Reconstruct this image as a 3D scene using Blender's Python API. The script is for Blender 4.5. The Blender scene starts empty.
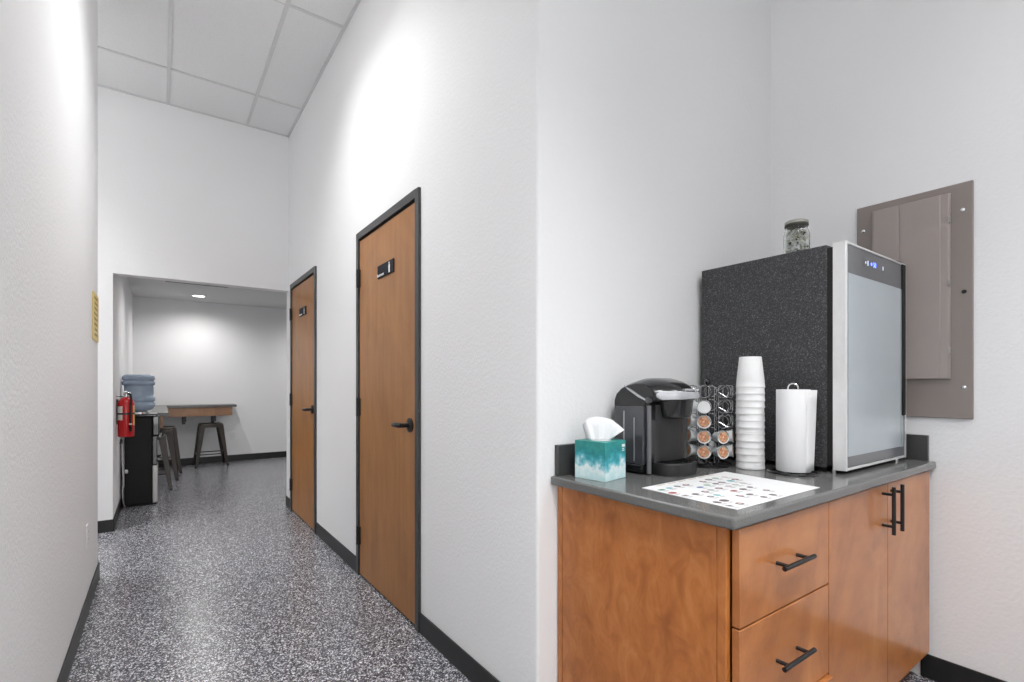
import bpy, bmesh, math, random
from mathutils import Vector, Matrix
from math import sin, cos, pi, radians

S = bpy.context.scene
COL = S.collection
rnd = random.Random(7)

# ---------------------------------------------------------------- camera
cam_d = bpy.data.cameras.new('camera')
cam = bpy.data.objects.new('camera', cam_d)
COL.objects.link(cam)
cam.location = (0, 0, 1.22)
cam.rotation_euler = (pi / 2, 0, -math.atan2(352.5, 495.3))
cam_d.sensor_width = 36.0
cam_d.lens = 36.0 * 495.3 / 1024.0
cam_d.shift_y = 44.0 / 1024.0
cam_d.clip_start = 0.02
S.camera = cam

# ---------------------------------------------------------------- exposure, world, lights
S.view_settings.view_transform = 'Standard'
S.view_settings.look = 'None'
S.view_settings.exposure = 0.09
S.view_settings.gamma = 1.0
S.view_settings.use_curve_mapping = False

world = bpy.data.worlds.new('sky')
world.use_nodes = True
world.node_tree.nodes['Background'].inputs[0].default_value = (0.9, 0.95, 1.0, 1)
world.node_tree.nodes['Background'].inputs[1].default_value = 0.2
S.world = world


def area(name, loc, rot, sx, sy, power, color=(1, 1, 1), spread=180):
    l = bpy.data.lights.new(name, 'AREA')
    l.shape = 'RECTANGLE'
    l.size, l.size_y = sx, sy
    l.energy = power
    l.color = color
    l.spread = radians(spread)
    o = bpy.data.objects.new(name, l)
    o.location = loc
    o.rotation_euler = rot
    COL.objects.link(o)
    return o


# added corridor fill, then daylight through the shop front and the far right window
area('corridor_fill_lamp', (0.36, -4.96, 1.45), (pi / 2, 0, 0), 1.12, 2.7, 54, (0.985, 0.995, 1.0))  # invented source behind the viewer, evens out the corridor walls
area('daylight_front', (3.8, -4.96, 1.5), (pi / 2, 0, 0), 4.4, 2.6, 4, (1.0, 0.995, 0.99))
area('daylight_side', (6.93, -2.6, 1.5), (pi / 2, 0, pi / 2), 2.6, 2.2, 128, (0.99, 0.995, 1.0))
# ceiling lay-in lamps (their housings are built with the ceiling below)
TROFFERS = [(0.365, 2.85), (0.365, -0.8), (1.91, -0.85), (4.38, -2.4), (-1.49, 4.70)]  # first and last follow glow on the walls; those between are added fill
TROFFER_POWER = [20, 50, 19, 18, 36]
S.cycles.diffuse_bounces = 8
S.cycles.max_bounces = 12
for (tx, ty), p in zip(TROFFERS, TROFFER_POWER):
    area('troffer_lamp', (tx, ty, 3.672), (0, 0, 0), 0.52, 1.1, p, (0.985, 0.995, 1.0), 110)
DOWNLIGHTS = [(0.46, 8.45), (2.4, 8.45), (0.46, 6.6), (2.4, 6.6)]
for dx, dy in DOWNLIGHTS:
    l = bpy.data.lights.new('downlight_lamp', 'SPOT')
    l.energy = 58
    l.spot_size = radians(164)
    l.spot_blend = 0.9
    l.shadow_soft_size = 0.07
    l.color = (1.0, 0.985, 0.97)
    o = bpy.data.objects.new('downlight_lamp', l)
    o.location = (dx, dy, 2.485)
    COL.objects.link(o)


# ---------------------------------------------------------------- materials
def new_mat(name):
    m = bpy.data.materials.new(name)
    m.use_nodes = True
    nt = m.node_tree
    b = nt.nodes['Principled BSDF']
    return m, nt, b


def link(nt, a, b):
    nt.links.new(a, b)


def coords(nt, scale=(1, 1, 1)):
    tc = nt.nodes.new('ShaderNodeTexCoord')
    mp = nt.nodes.new('ShaderNodeMapping')
    mp.inputs['Scale'].default_value = scale
    link(nt, tc.outputs['Object'], mp.inputs['Vector'])
    return mp.outputs['Vector']


def noise(nt, vec, scale, detail=3, rough=0.5):
    n = nt.nodes.new('ShaderNodeTexNoise')
    n.inputs['Scale'].default_value = scale
    n.inputs['Detail'].default_value = detail
    n.inputs['Roughness'].default_value = rough
    link(nt, vec, n.inputs['Vector'])
    return n.outputs[0]


def ramp(nt, fac, stops, interp='LINEAR'):
    r = nt.nodes.new('ShaderNodeValToRGB')
    r.color_ramp.interpolation = interp
    els = r.color_ramp.elements
    while len(els) < len(stops):
        els.new(0.5)
    for e, (p, c) in zip(els, stops):
        e.position = p
        e.color = (c[0], c[1], c[2], 1)
    link(nt, fac, r.inputs['Fac'])
    return r.outputs['Color']


def bump(nt, b, height, strength, dist=0.002):
    n = nt.nodes.new('ShaderNodeBump')
    n.inputs['Strength'].default_value = strength
    n.inputs['Distance'].default_value = dist
    link(nt, height, n.inputs['Height'])
    link(nt, n.outputs['Normal'], b.inputs['Normal'])


def plain(name, col, rough=0.5, metal=0.0, var=0.04, scale=30, coat=0.0, bumpy=0.0, trans=0.0, alpha=1.0, spec=0.5):
    """one colour with a slight procedural variation"""
    m, nt, b = new_mat(name)
    v = coords(nt)
    f = noise(nt, v, scale)
    lo = tuple(max(0, c * (1 - var)) for c in col)
    hi = tuple(min(1, c * (1 + var)) for c in col)
    link(nt, ramp(nt, f, [(0.3, lo), (0.7, hi)]), b.inputs['Base Color'])
    b.inputs['Roughness'].default_value = rough
    b.inputs['Metallic'].default_value = metal
    b.inputs['Coat Weight'].default_value = coat
    b.inputs['Transmission Weight'].default_value = trans
    b.inputs['Specular IOR Level'].default_value = spec
    b.inputs['Alpha'].default_value = alpha
    if bumpy:
        bump(nt, b, f, bumpy)
    return m


def emit(name, col, strength):
    m, nt, b = new_mat(name)
    b.inputs['Base Color'].default_value = (*col, 1)
    b.inputs['Emission Color'].default_value = (*col, 1)
    b.inputs['Emission Strength'].default_value = strength
    return m


def wall_paint(name, col):
    m, nt, b = new_mat(name)
    v = coords(nt)
    f = noise(nt, v, 1.3, 2)
    link(nt, ramp(nt, f, [(0.3, tuple(c * 0.985 for c in col)), (0.7, col)]), b.inputs['Base Color'])
    b.inputs['Roughness'].default_value = 0.55
    b.inputs['Specular IOR Level'].default_value = 0.3
    bump(nt, b, noise(nt, v, 75, 3, 0.6), 0.38, 0.004)
    return m


def wood(name, dark, mid, light, rough, coat, grain=(14, 14, 1.2), blotch=5.0):
    m, nt, b = new_mat(name)
    v = coords(nt, grain)
    n1 = noise(nt, v, 2.2, 6, 0.6)
    v2 = coords(nt, (1.0, 1.0, 0.6))
    n2 = noise(nt, v2, blotch, 5, 0.6)
    n2.node.inputs['Distortion'].default_value = 1.6
    mx = nt.nodes.new('ShaderNodeMix')
    mx.data_type = 'FLOAT'
    mx.inputs[0].default_value = 0.6
    link(nt, n1, mx.inputs[2])
    link(nt, n2, mx.inputs[3])
    link(nt, ramp(nt, mx.outputs[0], [(0.3, dark), (0.5, mid), (0.7, light)]), b.inputs['Base Color'])
    b.inputs['Roughness'].default_value = rough
    b.inputs['Coat Weight'].default_value = coat
    b.inputs['Coat Roughness'].default_value = 0.12
    bump(nt, b, n1, 0.05, 0.001)
    return m


def floor_mat():
    m, nt, b = new_mat('flake_epoxy')
    v = coords(nt)
    base = None
    vo = nt.nodes.new('ShaderNodeTexVoronoi')
    vo.inputs['Scale'].default_value = 235
    link(nt, v, vo.inputs['Vector'])
    sep = nt.nodes.new('ShaderNodeSeparateColor')
    link(nt, vo.outputs['Color'], sep.inputs[0])
    c1 = ramp(nt, sep.outputs[0], [(0.0, (0.006, 0.006, 0.008)), (0.28, (0.055, 0.055, 0.064)), (0.53, (0.14, 0.137, 0.156)),
                                   (0.76, (0.32, 0.314, 0.342)), (0.875, (0.90, 0.895, 0.93))], 'CONSTANT')
    vo2 = nt.nodes.new('ShaderNodeTexVoronoi')
    vo2.inputs['Scale'].default_value = 138
    link(nt, v, vo2.inputs['Vector'])
    sep2 = nt.nodes.new('ShaderNodeSeparateColor')
    link(nt, vo2.outputs['Color'], sep2.inputs[0])
    c2 = ramp(nt, sep2.outputs[1], [(0.0, (0.008, 0.008, 0.011)), (0.30, (0.12, 0.118, 0.132)), (0.72, (0.25, 0.246, 0.266)),
                                    (0.88, (0.86, 0.86, 0.90))], 'CONSTANT')
    mx = nt.nodes.new('ShaderNodeMix')
    mx.data_type = 'RGBA'
    mx.inputs[0].default_value = 0.38
    link(nt, c1, mx.inputs[6])
    link(nt, c2, mx.inputs[7])
    link(nt, mx.outputs[2], b.inputs['Base Color'])
    b.inputs['Roughness'].default_value = 0.26
    bump(nt, b, noise(nt, v, 60, 2), 0.05, 0.002)
    return m


def ceiling_tile_mat():
    m, nt, b = new_mat('ceiling_tile')
    v = coords(nt)
    f = noise(nt, v, 160, 4, 0.7)
    link(nt, ramp(nt, f, [(0.33, (0.66, 0.66, 0.66)), (0.45, (0.77, 0.77, 0.77))]), b.inputs['Base Color'])
    b.inputs['Roughness'].default_value = 0.9
    bump(nt, b, f, 0.25, 0.002)
    return m


def stucco_black():
    """embossed black fridge skin"""
    m, nt, b = new_mat('embossed_black')
    v = coords(nt)
    f = noise(nt, v, 250, 2, 0.6)
    link(nt, ramp(nt, f, [(0.3, (0.016, 0.016, 0.017)), (0.58, (0.046, 0.046, 0.049)), (0.70, (0.19, 0.19, 0.20))]), b.inputs['Base Color'])  # palest stop paints the glints of the embossing as specks
    b.inputs['Roughness'].default_value = 0.32
    bump(nt, b, f, 0.9, 0.004)
    return m


def tissue_carton_mat():
    """white clouds under a teal watercolour band"""
    m, nt, b = new_mat('teal_cloud_print')
    tc = nt.nodes.new('ShaderNodeTexCoord')
    sx = nt.nodes.new('ShaderNodeSeparateXYZ')
    link(nt, tc.outputs['Object'], sx.inputs[0])
    n = noise(nt, tc.outputs['Object'], 26, 4, 0.55)
    ma = nt.nodes.new('ShaderNodeMath')
    ma.operation = 'MULTIPLY_ADD'
    ma.inputs[1].default_value = 0.12
    link(nt, n, ma.inputs[0])
    link(nt, sx.outputs[2], ma.inputs[2])
    sc = nt.nodes.new('ShaderNodeMapRange')
    sc.inputs['From Min'].default_value = 0.04
    sc.inputs['From Max'].default_value = 0.19
    link(nt, ma.outputs[0], sc.inputs['Value'])
    c = ramp(nt, sc.outputs[0], [(0.0, (0.50, 0.74, 0.76)), (0.28, (0.62, 0.80, 0.81)), (0.42, (0.74, 0.84, 0.85)), (0.50, (0.30, 0.60, 0.65)), (0.60, (0.05, 0.36, 0.43)),
                                 (0.74, (0.015, 0.235, 0.25)), (0.92, (0.03, 0.27, 0.25))])
    n2 = noise(nt, tc.outputs['Object'], 60, 3)
    mx = nt.nodes.new('ShaderNodeMix')
    mx.data_type = 'RGBA'
    mx.blend_type = 'SOFT_LIGHT'
    mx.inputs[0].default_value = 0.55
    link(nt, c, mx.inputs[6])
    link(nt, n2, mx.inputs[7])
    link(nt, mx.outputs[2], b.inputs['Base Color'])
    b.inputs['Roughness'].default_value = 0.4
    return m


def pod_lid_mat():
    m, nt, b = new_mat('pod_foil_print')
    v = coords(nt)
    vo = nt.nodes.new('ShaderNodeTexVoronoi')
    vo.inputs['Scale'].default_value = 110
    link(nt, v, vo.inputs['Vector'])
    sep = nt.nodes.new('ShaderNodeSeparateColor')
    link(nt, vo.outputs['Color'], sep.inputs[0])
    link(nt, ramp(nt, sep.outputs[0], [(0.0, (0.50, 0.20, 0.10)), (0.3, (0.62, 0.32, 0.18)), (0.5, (0.38, 0.14, 0.07)),
                                       (0.68, (0.72, 0.50, 0.36)), (0.84, (0.30, 0.33, 0.22)), (0.93, (0.85, 0.78, 0.7))], 'CONSTANT'), b.inputs['Base Color'])
    b.inputs['Roughness'].default_value = 0.35
    return m


M = {}
M['wall'] = wall_paint('wall_paint', (0.82, 0.82, 0.825))
M['floor'] = floor_mat()
M['tile'] = ceiling_tile_mat()
M['grid'] = plain('ceiling_grid', (0.62, 0.62, 0.62), 0.5, var=0.02)
M['ceil_white'] = plain('flat_ceiling_paint', (0.62, 0.62, 0.62), 0.8, var=0.01)
M['base'] = plain('black_cove_base', (0.012, 0.012, 0.013), 0.42, var=0.15)
M['frame'] = plain('door_frame_grey', (0.042, 0.042, 0.043), 0.38, var=0.06)
M['door'] = wood('door_veneer', (0.25, 0.102, 0.027), (0.345, 0.150, 0.043), (0.42, 0.20, 0.068), 0.45, 0.08, (9, 9, 0.8), 2.2)
M['maple'] = wood('maple_panel', (0.30, 0.09, 0.020), (0.46, 0.155, 0.036), (0.57, 0.23, 0.068), 0.40, 0.12, (6, 6, 2.2), 13)
M['maple_front'] = wood('maple_front', (0.30, 0.098, 0.026), (0.45, 0.165, 0.048), (0.56, 0.235, 0.075), 0.36, 0.4, (3, 3, 5), 4)
M['black'] = plain('black_satin', (0.005, 0.005, 0.0055), 0.45, var=0.1, spec=0.25)
M['steel'] = plain('brushed_steel_panel', (0.42, 0.41, 0.40), 0.35, metal=0.7)
M['blackmetal'] = plain('black_powder_coat', (0.009, 0.009, 0.01), 0.36, var=0.1)
M['blackgloss'] = plain('black_gloss', (0.006, 0.006, 0.007), 0.12, coat=0.5)
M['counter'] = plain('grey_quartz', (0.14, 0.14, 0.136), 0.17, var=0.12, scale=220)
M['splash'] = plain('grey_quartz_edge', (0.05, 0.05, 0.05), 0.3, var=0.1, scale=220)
M['fridge_side'] = stucco_black()
M['silver'] = plain('brushed_silver', (0.82, 0.82, 0.82), 0.34, metal=0.45, var=0.02)
M['chrome'] = plain('polished_steel', (0.7, 0.7, 0.7), 0.16, metal=1.0, var=0.02)
M['glassborder'] = plain('grey_glass_border', (0.14, 0.143, 0.152), 0.12, var=0.02)
M['pane'] = plain('reflection_tinted_glass', (0.42, 0.465, 0.495), 0.16, var=0.03, scale=4)  # pale room reflection painted into the base colour
M['blue_led'] = emit('blue_led', (0.12, 0.2, 1.0), 3.0)
M['white_led'] = emit('white_led', (0.7, 0.8, 1.0), 0.8)
M['lamp'] = emit('lamp_diffuser', (1.0, 0.98, 0.95), 1.5)
M['downlamp'] = emit('downlight_lens', (1.0, 0.98, 0.95), 6.0)
M['taupe'] = plain('taupe_enamel', (0.25, 0.213, 0.196), 0.42, var=0.02, scale=8)
M['taupe_lid'] = plain('taupe_enamel_lid', (0.335, 0.29, 0.27), 0.4, var=0.02, scale=8)
M['paper'] = plain('white_paper', (0.76, 0.76, 0.765), 0.7, var=0.01)
M['foam'] = plain('white_foam', (0.76, 0.76, 0.76), 0.6, var=0.015, scale=200)
M['tissue'] = plain('tissue_paper', (0.76, 0.77, 0.78), 0.85, var=0.02, scale=60)
M['carton'] = tissue_carton_mat()
M['podcup'] = plain('white_pod_plastic', (0.68, 0.70, 0.71), 0.35, var=0.03)
M['podlid'] = pod_lid_mat()
M['podblank'] = plain('blank_white_foil', (0.8, 0.8, 0.8), 0.35, var=0.02)
M['wire'] = plain('black_chrome_wire', (0.022, 0.022, 0.023), 0.2, metal=0.0, coat=0.4)
M['ringwire'] = plain('dark_chrome_rings', (0.42, 0.42, 0.43), 0.2, metal=1.0)
M['kbody'] = plain('maker_black_plastic', (0.011, 0.011, 0.012), 0.2, coat=0.3)
M['kmatte'] = plain('maker_matte_plastic', (0.016, 0.016, 0.017), 0.4, var=0.1, scale=150)
M['kgrey'] = plain('maker_smoke_tank', (0.06, 0.062, 0.068), 0.14, coat=0.4)
M['ktrim'] = plain('maker_silver_trim', (0.55, 0.56, 0.58), 0.25, metal=0.6)
M['red'] = plain('extinguisher_red', (0.55, 0.008, 0.012), 0.25, coat=0.4)
M['label_white'] = plain('label_white', (0.75, 0.76, 0.72), 0.5)
M['label_yellow'] = plain('label_orange', (0.8, 0.45, 0.12), 0.5)
M['bottle'] = plain('blue_bottle_plastic', (0.40, 0.50, 0.62), 0.12, var=0.1, scale=12, trans=0.35)
M['stool'] = plain('gunmetal_steel', (0.036, 0.029, 0.025), 0.34, metal=0.4, var=0.12, scale=12)
M['rubber'] = plain('black_rubber', (0.01, 0.01, 0.01), 0.7)
M['bartop'] = plain('bar_top_laminate', (0.10, 0.095, 0.09), 0.25, var=0.08)
M['barwood'] = wood('bar_apron_wood', (0.30, 0.15, 0.075), (0.44, 0.24, 0.13), (0.55, 0.34, 0.2), 0.45, 0.1, (1.2, 1.2, 12), 4)
M['plate'] = plain('white_plastic_plate', (0.78, 0.78, 0.78), 0.4, var=0.01)
M['yellow'] = plain('brass_yellow_sign', (0.70, 0.52, 0.13), 0.4, var=0.06)
M['signdark'] = plain('sign_lettering_dark', (0.26, 0.18, 0.05), 0.5)
M['signblack'] = plain('sign_black', (0.008, 0.010, 0.016), 0.6, spec=0.2)
M['signwhite'] = plain('sign_white', (0.8, 0.8, 0.8), 0.5)
M['jarlid'] = plain('jar_zinc_lid', (0.33, 0.325, 0.29), 0.42, metal=0.5, var=0.12, scale=60)
M['jarband'] = plain('jar_lid_band', (0.06, 0.06, 0.05), 0.4, metal=0.6)
M['cord'] = plain('white_cord', (0.62, 0.62, 0.62), 0.5)
for k, c in dict(ink_dark=(0.13, 0.10, 0.10), ink_blue=(0.10, 0.17, 0.36), ink_red=(0.42, 0.10, 0.09), ink_green=(0.22, 0.38, 0.27), ink_grey=(0.38, 0.37, 0.38), ink_pink=(0.72, 0.45, 0.45), ink_teal=(0.12, 0.42, 0.45), ink_tan=(0.5, 0.42, 0.32)).items():
    M[k] = plain(k, c, 0.6)


def glass_mat():
    m, nt, b = new_mat('jar_glass')
    v = coords(nt)
    f = noise(nt, v, 20)
    link(nt, ramp(nt, f, [(0.3, (0.93, 0.95, 0.93)), (0.7, (0.97, 0.98, 0.97))]), b.inputs['Base Color'])
    b.inputs['Roughness'].default_value = 0.03
    b.inputs['Transmission Weight'].default_value = 1.0
    b.inputs['IOR'].default_value = 1.3
    return m


M['glass'] = glass_mat()


# ---------------------------------------------------------------- mesh helpers
class MB:
    """collects shapes in one bmesh; local coordinates of the thing"""

    def __init__(self):
        self.bm = bmesh.new()

    def box(self, x0, x1, y0, y1, z0, z1, mi=0, T=None):
        vs = [self.bm.verts.new((x, y, z)) for x in (x0, x1) for y in (y0, y1) for z in (z0, z1)]
        if T is not None:
            for v in vs:
                v.co = T @ v.co
        for f in ((0, 1, 3, 2), (4, 6, 7, 5), (0, 4, 5, 1), (2, 3, 7, 6), (0, 2, 6, 4), (1, 5, 7, 3)):
            fc = self.bm.faces.new([vs[i] for i in f])
            fc.material_index = mi
        return self

    def loft(self, rings, cap=True, closed=True, mi=0):
        """rings: lists of points of equal length"""
        R = [[self.bm.verts.new(p) for p in r] for r in rings]
        n = len(R[0])
        for a, b in zip(R, R[1:]):
            for i in range(n if closed else n - 1):
                j = (i + 1) % n
                f = self.bm.faces.new((a[i], a[j], b[j], b[i]))
                f.material_index = mi
        if cap and closed:
            for r in (list(reversed(R[0])), R[-1]):
                f = self.bm.faces.new(r)
                f.material_index = mi
        return self

    def lathe(self, prof, n=32, T=None, cap=True, mi=0):
        """prof: (radius, z)"""
        rings = []
        for r, z in prof:
            ring = [Vector((max(r, 1e-5) * cos(2 * pi * i / n), max(r, 1e-5) * sin(2 * pi * i / n), z)) for i in range(n)]
            if T is not None:
                ring = [T @ p for p in ring]
            rings.append(ring)
        return self.loft(rings, cap, True, mi)

    def cyl(self, p, q, r, r2=None, n=16, mi=0):
        p, q = Vector(p), Vector(q)
        d = q - p
        T = Matrix.Translation(p) @ d.to_track_quat('Z', 'Y').to_matrix().to_4x4()
        return self.lathe([(r, 0), (r if r2 is None else r2, d.length)], n, T, mi=mi)

    def tube(self, pts, r, n=8, closed=False, mi=0):
        pts = [Vector(p) for p in pts]
        rings = []
        m = len(pts)
        up = None
        for i, p in enumerate(pts):
            if closed:
                t = pts[(i + 1) % m] - pts[i - 1]
            else:
                t = pts[min(i + 1, m - 1)] - pts[max(i - 1, 0)]
            t.normalize()
            if up is None:
                up = Vector((0, 0, 1)) if abs(t.z) < 0.9 else Vector((1, 0, 0))
            a = t.cross(up).normalized()
            b = a.cross(t).normalized()
            up = b
            rr = r[i] if isinstance(r, (list, tuple)) else r
            rings.append([p + a * rr * cos(2 * pi * k / n) + b * rr * sin(2 * pi * k / n) for k in range(n)])
        if closed:
            rings.append(rings[0])
            self.loft(rings, False, True, mi)
        else:
            self.loft(rings, True, True, mi)
        return self

    def prism(self, poly, axis, a, b, mi=0, T=None):
        """poly in the two other axes, extruded along axis from a to b"""
        def P(u, v, w):
            p = Vector({'x': (w, u, v), 'y': (u, w, v), 'z': (u, v, w)}[axis])
            return T @ p if T is not None else p
        return self.loft([[P(u, v, a) for u, v in poly], [P(u, v, b) for u, v in poly]], True, True, mi)

    def quad(self, pts, mi=0):
        f = self.bm.faces.new([self.bm.verts.new(p) for p in pts])
        f.material_index = mi
        return self

    def build(self, name, mats, parent=None, bevel=0.0, seg=2, smooth=40, subsurf=0):
        bm = self.bm
        bmesh.ops.remove_doubles(bm, verts=bm.verts, dist=1e-6)
        bmesh.ops.recalc_face_normals(bm, faces=bm.faces)
        me = bpy.data.meshes.new(name)
        bm.to_mesh(me)
        bm.free()
        for m in (mats if isinstance(mats, (list, tuple)) else [mats]):
            me.materials.append(m)
        if smooth:
            for p in me.polygons:
                p.use_smooth = True
            me.set_sharp_from_angle(angle=radians(smooth))
        o = bpy.data.objects.new(name, me)
        COL.objects.link(o)
        if parent is not None:
            o.parent = parent
        if bevel:
            md = o.modifiers.new('bevel', 'BEVEL')
            md.width = bevel
            md.segments = seg
            md.limit_method = 'ANGLE'
            md.angle_limit = radians(35)
            md.harden_normals = False
        if subsurf:
            md = o.modifiers.new('sub', 'SUBSURF')
            md.levels = md.render_levels = subsurf
        return o


def tag(o, label, cat, group=None, kind=None):
    o['label'] = label
    o['category'] = cat
    if group:
        o['group'] = group
    if kind:
        o['kind'] = kind
    return o


def thing(name, loc, label, cat, rz=0.0, group=None, kind=None):
    o = bpy.data.objects.new(name, None)
    o.empty_display_size = 0.05
    o.location = loc
    o.rotation_euler = (0, 0, rz)
    COL.objects.link(o)
    return tag(o, label, cat, group, kind)


def copy_tree(o, parent=None):
    c = o.copy()
    COL.objects.link(c)
    if parent is not None:
        c.parent = parent
    for ch in list(o.children):
        copy_tree(ch, c)
    return c


def struct(name, mb, mat, label, cat, **kw):
    o = mb.build(name, mat, **kw)
    return tag(o, label, cat, kind='structure')


def lettering(name, body, size, mat, T, parent, depth=0.0006):
    cu = bpy.data.curves.new(name, 'FONT')
    cu.body = body
    cu.size = size
    cu.extrude = depth
    cu.align_x = 'CENTER'
    cu.align_y = 'CENTER'
    tmp = bpy.data.objects.new(name + '_tmp', cu)
    COL.objects.link(tmp)
    bpy.context.view_layer.update()
    me = bpy.data.meshes.new_from_object(tmp.evaluated_get(bpy.context.evaluated_depsgraph_get()))
    bpy.data.objects.remove(tmp)
    me.transform(T)
    me.materials.clear()
    me.materials.append(mat)
    o = bpy.data.objects.new(name, me)
    COL.objects.link(o)
    o.parent = parent
    return o


def frame_T(loc, xdir, ydir):
    """matrix with local X along xdir, local Y along ydir"""
    x = Vector(xdir).normalized()
    y = Vector(ydir).normalized()
    z = x.cross(y)
    T = Matrix((x, y, z)).transposed().to_4x4()
    return Matrix.Translation(loc) @ T


# ---------------------------------------------------------------- room shell
H = 3.69           # main ceiling
XL = -0.317        # corridor left wall face
XR = 1.05          # corridor right wall face
YN = 1.325         # niche back wall face
XN = 2.61          # niche right wall face
YO = 5.30          # wall over the opening
YB = 9.07          # break room back wall
HB = 2.51          # break room ceiling
HO = 2.155         # opening head

struct('floor', MB().box(-3.0, 7.0, -5.0, YB + 0.12, -0.1, 0.0), M['floor'], 'grey speckled flake floor of the corridor and break room', 'floor', smooth=0)

# suspended ceiling: tiles with their T-bars
mb = MB().box(-3.0, 7.0, -5.0, 5.42, H, H + 0.1)
gx = [0.06 + 0.617 * k for k in range(-4, 12)]
gy = [4.70 - 1.24 * k for k in range(0, 8)]
for x in gx:
    mb.box(x - 0.012, x + 0.012, -5.0, YO, H - 0.006, H + 0.01, 1)
for y in gy:
    mb.box(-3.0, 7.0, y - 0.012, y + 0.012, H - 0.0055, H + 0.01, 1)
mb.box(XR - 0.02, XR, 1.4, YO, H - 0.008, H + 0.01, 1)
mb.box(-3.0, XR, YO - 0.02, YO, H - 0.008, H + 0.01, 1)
struct('ceiling', mb, [M['tile'], M['grid']], 'white suspended tile ceiling over the corridor', 'ceiling', smooth=0)
for tx, ty in TROFFERS:
    t = thing('ceiling_troffer', (tx, ty, H - 0.006), 'unseen flat rectangular lamp set into the suspended tile ceiling', 'ceiling light', group='lay-in ceiling lamps')
    MB().box(-0.295, 0.295, -0.6, -0.57, -0.006, 0.004).box(-0.295, 0.295, 0.57, 0.6, -0.006, 0.004) \
        .box(-0.295, -0.27, -0.57, 0.57, -0.006, 0.004).box(0.27, 0.295, -0.57, 0.57, -0.006, 0.004).build('frame', M['plate'], t, smooth=0)
    MB().box(-0.27, 0.27, -0.57, 0.57, -0.003, 0.003).build('diffuser', M['lamp'], t, smooth=0)

struct('wall_left', MB().box(XL - 0.12, XL, -5.0, 4.06, 0, H), M['wall'], 'pale grey textured corridor wall with the yellow sign', 'wall', bevel=0.012, seg=4)
struct('wall_passage', MB().box(-3.0, XL - 0.12, 3.94, 4.06, 0, H).box(-3.12, -3.0, 4.06, 5.42, 0, H), M['wall'], 'pale grey wall of the side passage behind the corner', 'wall', smooth=0)
struct('wall_opening', MB().box(-3.0, XL, YO, 5.42, 0, H).box(XL, XR, YO, 5.42, HO, H), M['wall'],
       'pale grey wall above the break room opening', 'wall', smooth=0)
# corridor right wall with the two door openings
D2 = (2.25, 3.20)
D1 = (4.235, 5.19)
DT = 2.195
mb = MB()
for a, b in ((YN + 0.12, D2[0] + 0.02), (D2[1] - 0.02, D1[0] + 0.02), (D1[1] - 0.02, 5.42)):
    mb.box(XR, XR + 0.12, a, b, 0, H)
for a, b in (D2, D1):
    mb.box(XR, XR + 0.12, a + 0.02, b - 0.02, DT - 0.02, H)
struct('wall_right', mb, M['wall'], 'pale grey corridor wall holding the two wooden doors', 'wall', smooth=0)
rc = 0.012
corner = [(XR, YN + 0.12)] + [(XR + rc - rc * cos(pi / 2 * i / 5), YN + rc - rc * sin(pi / 2 * i / 5)) for i in range(6)] + [(XN + 0.12, YN), (XN + 0.12, YN + 0.12)]
struct('wall_niche_back', MB().prism(corner, 'z', 0, H), M['wall'], 'pale grey wall behind the coffee counter', 'wall', smooth=60)
struct('wall_niche_right', MB().box(XN, XN + 0.12, -1.0, YN, 0, H), M['wall'], 'pale grey wall carrying the electrical panel', 'wall', smooth=0)
struct('wall_room_side', MB().box(XN + 0.12, 7.0, -0.88, -0.76, 0, H), M['wall'], 'pale grey wall of the front room', 'wall', smooth=0)
mb = MB().box(-0.437, -0.25, -5.12, -5.0, 0, H).box(6.0, 7.0, -5.12, -5.0, 0, H).box(-0.25, 6.0, -5.12, -5.0, 2.82, H).box(1.6, 6.0, -5.12, -5.0, 0, 0.2).box(0.94, 1.6, -5.12, -5.0, 0, 2.82)
struct('wall_rear', mb, M['wall'], 'pale grey shop front wall behind the viewer', 'wall', smooth=0)
struct('shading_partition', MB().box(0.95, 1.05, -5.0, -0.7, 0, H), M['wall'], 'pale grey unseen partition added to shade the niche from the corridor fill', 'wall', smooth=0)  # added out of view to keep the corridor fill off the niche
mb = MB().box(7.0, 7.12, -5.12, -3.9, 0, H).box(7.0, 7.12, -1.3, -0.76, 0, H).box(7.0, 7.12, -3.9, -1.3, 2.6, H).box(7.0, 7.12, -3.9, -1.3, 0, 0.4)
struct('wall_far_right', mb, M['wall'], 'pale grey end wall of the front room with a window', 'wall', smooth=0)
mb = MB()
for x in (1.63, 2.72, 3.81, 4.90, 5.97):
    mb.box(x - 0.03, x + 0.03, -5.08, -5.02, 0.26, 2.76)
mb.box(1.6, 6.0, -5.08, -5.02, 0.2, 0.26).box(1.6, 6.0, -5.08, -5.02, 2.76, 2.82)
for x in (-0.225, 0.345, 0.915):  # entry mullions, added around the corridor fill lamp
    mb.box(x - 0.025, x + 0.025, -5.08, -5.02, 0.0, 2.76)
mb.box(-0.25, 0.94, -5.08, -5.02, 2.76, 2.82)
struct('window_1', mb, M['frame'], 'dark framed shop front window behind the viewer', 'window', smooth=0)
mb = MB().box(7.02, 7.08, -3.9, -3.84, 0.4, 2.6).box(7.02, 7.08, -1.36, -1.3, 0.4, 2.6).box(7.02, 7.08, -3.84, -1.36, 0.4, 0.46).box(7.02, 7.08, -3.84, -1.36, 2.54, 2.6).box(7.02, 7.08, -2.63, -2.57, 0.46, 2.54)
struct('window_2', mb, M['frame'], 'dark framed side window of the front room', 'window', smooth=0)
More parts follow.
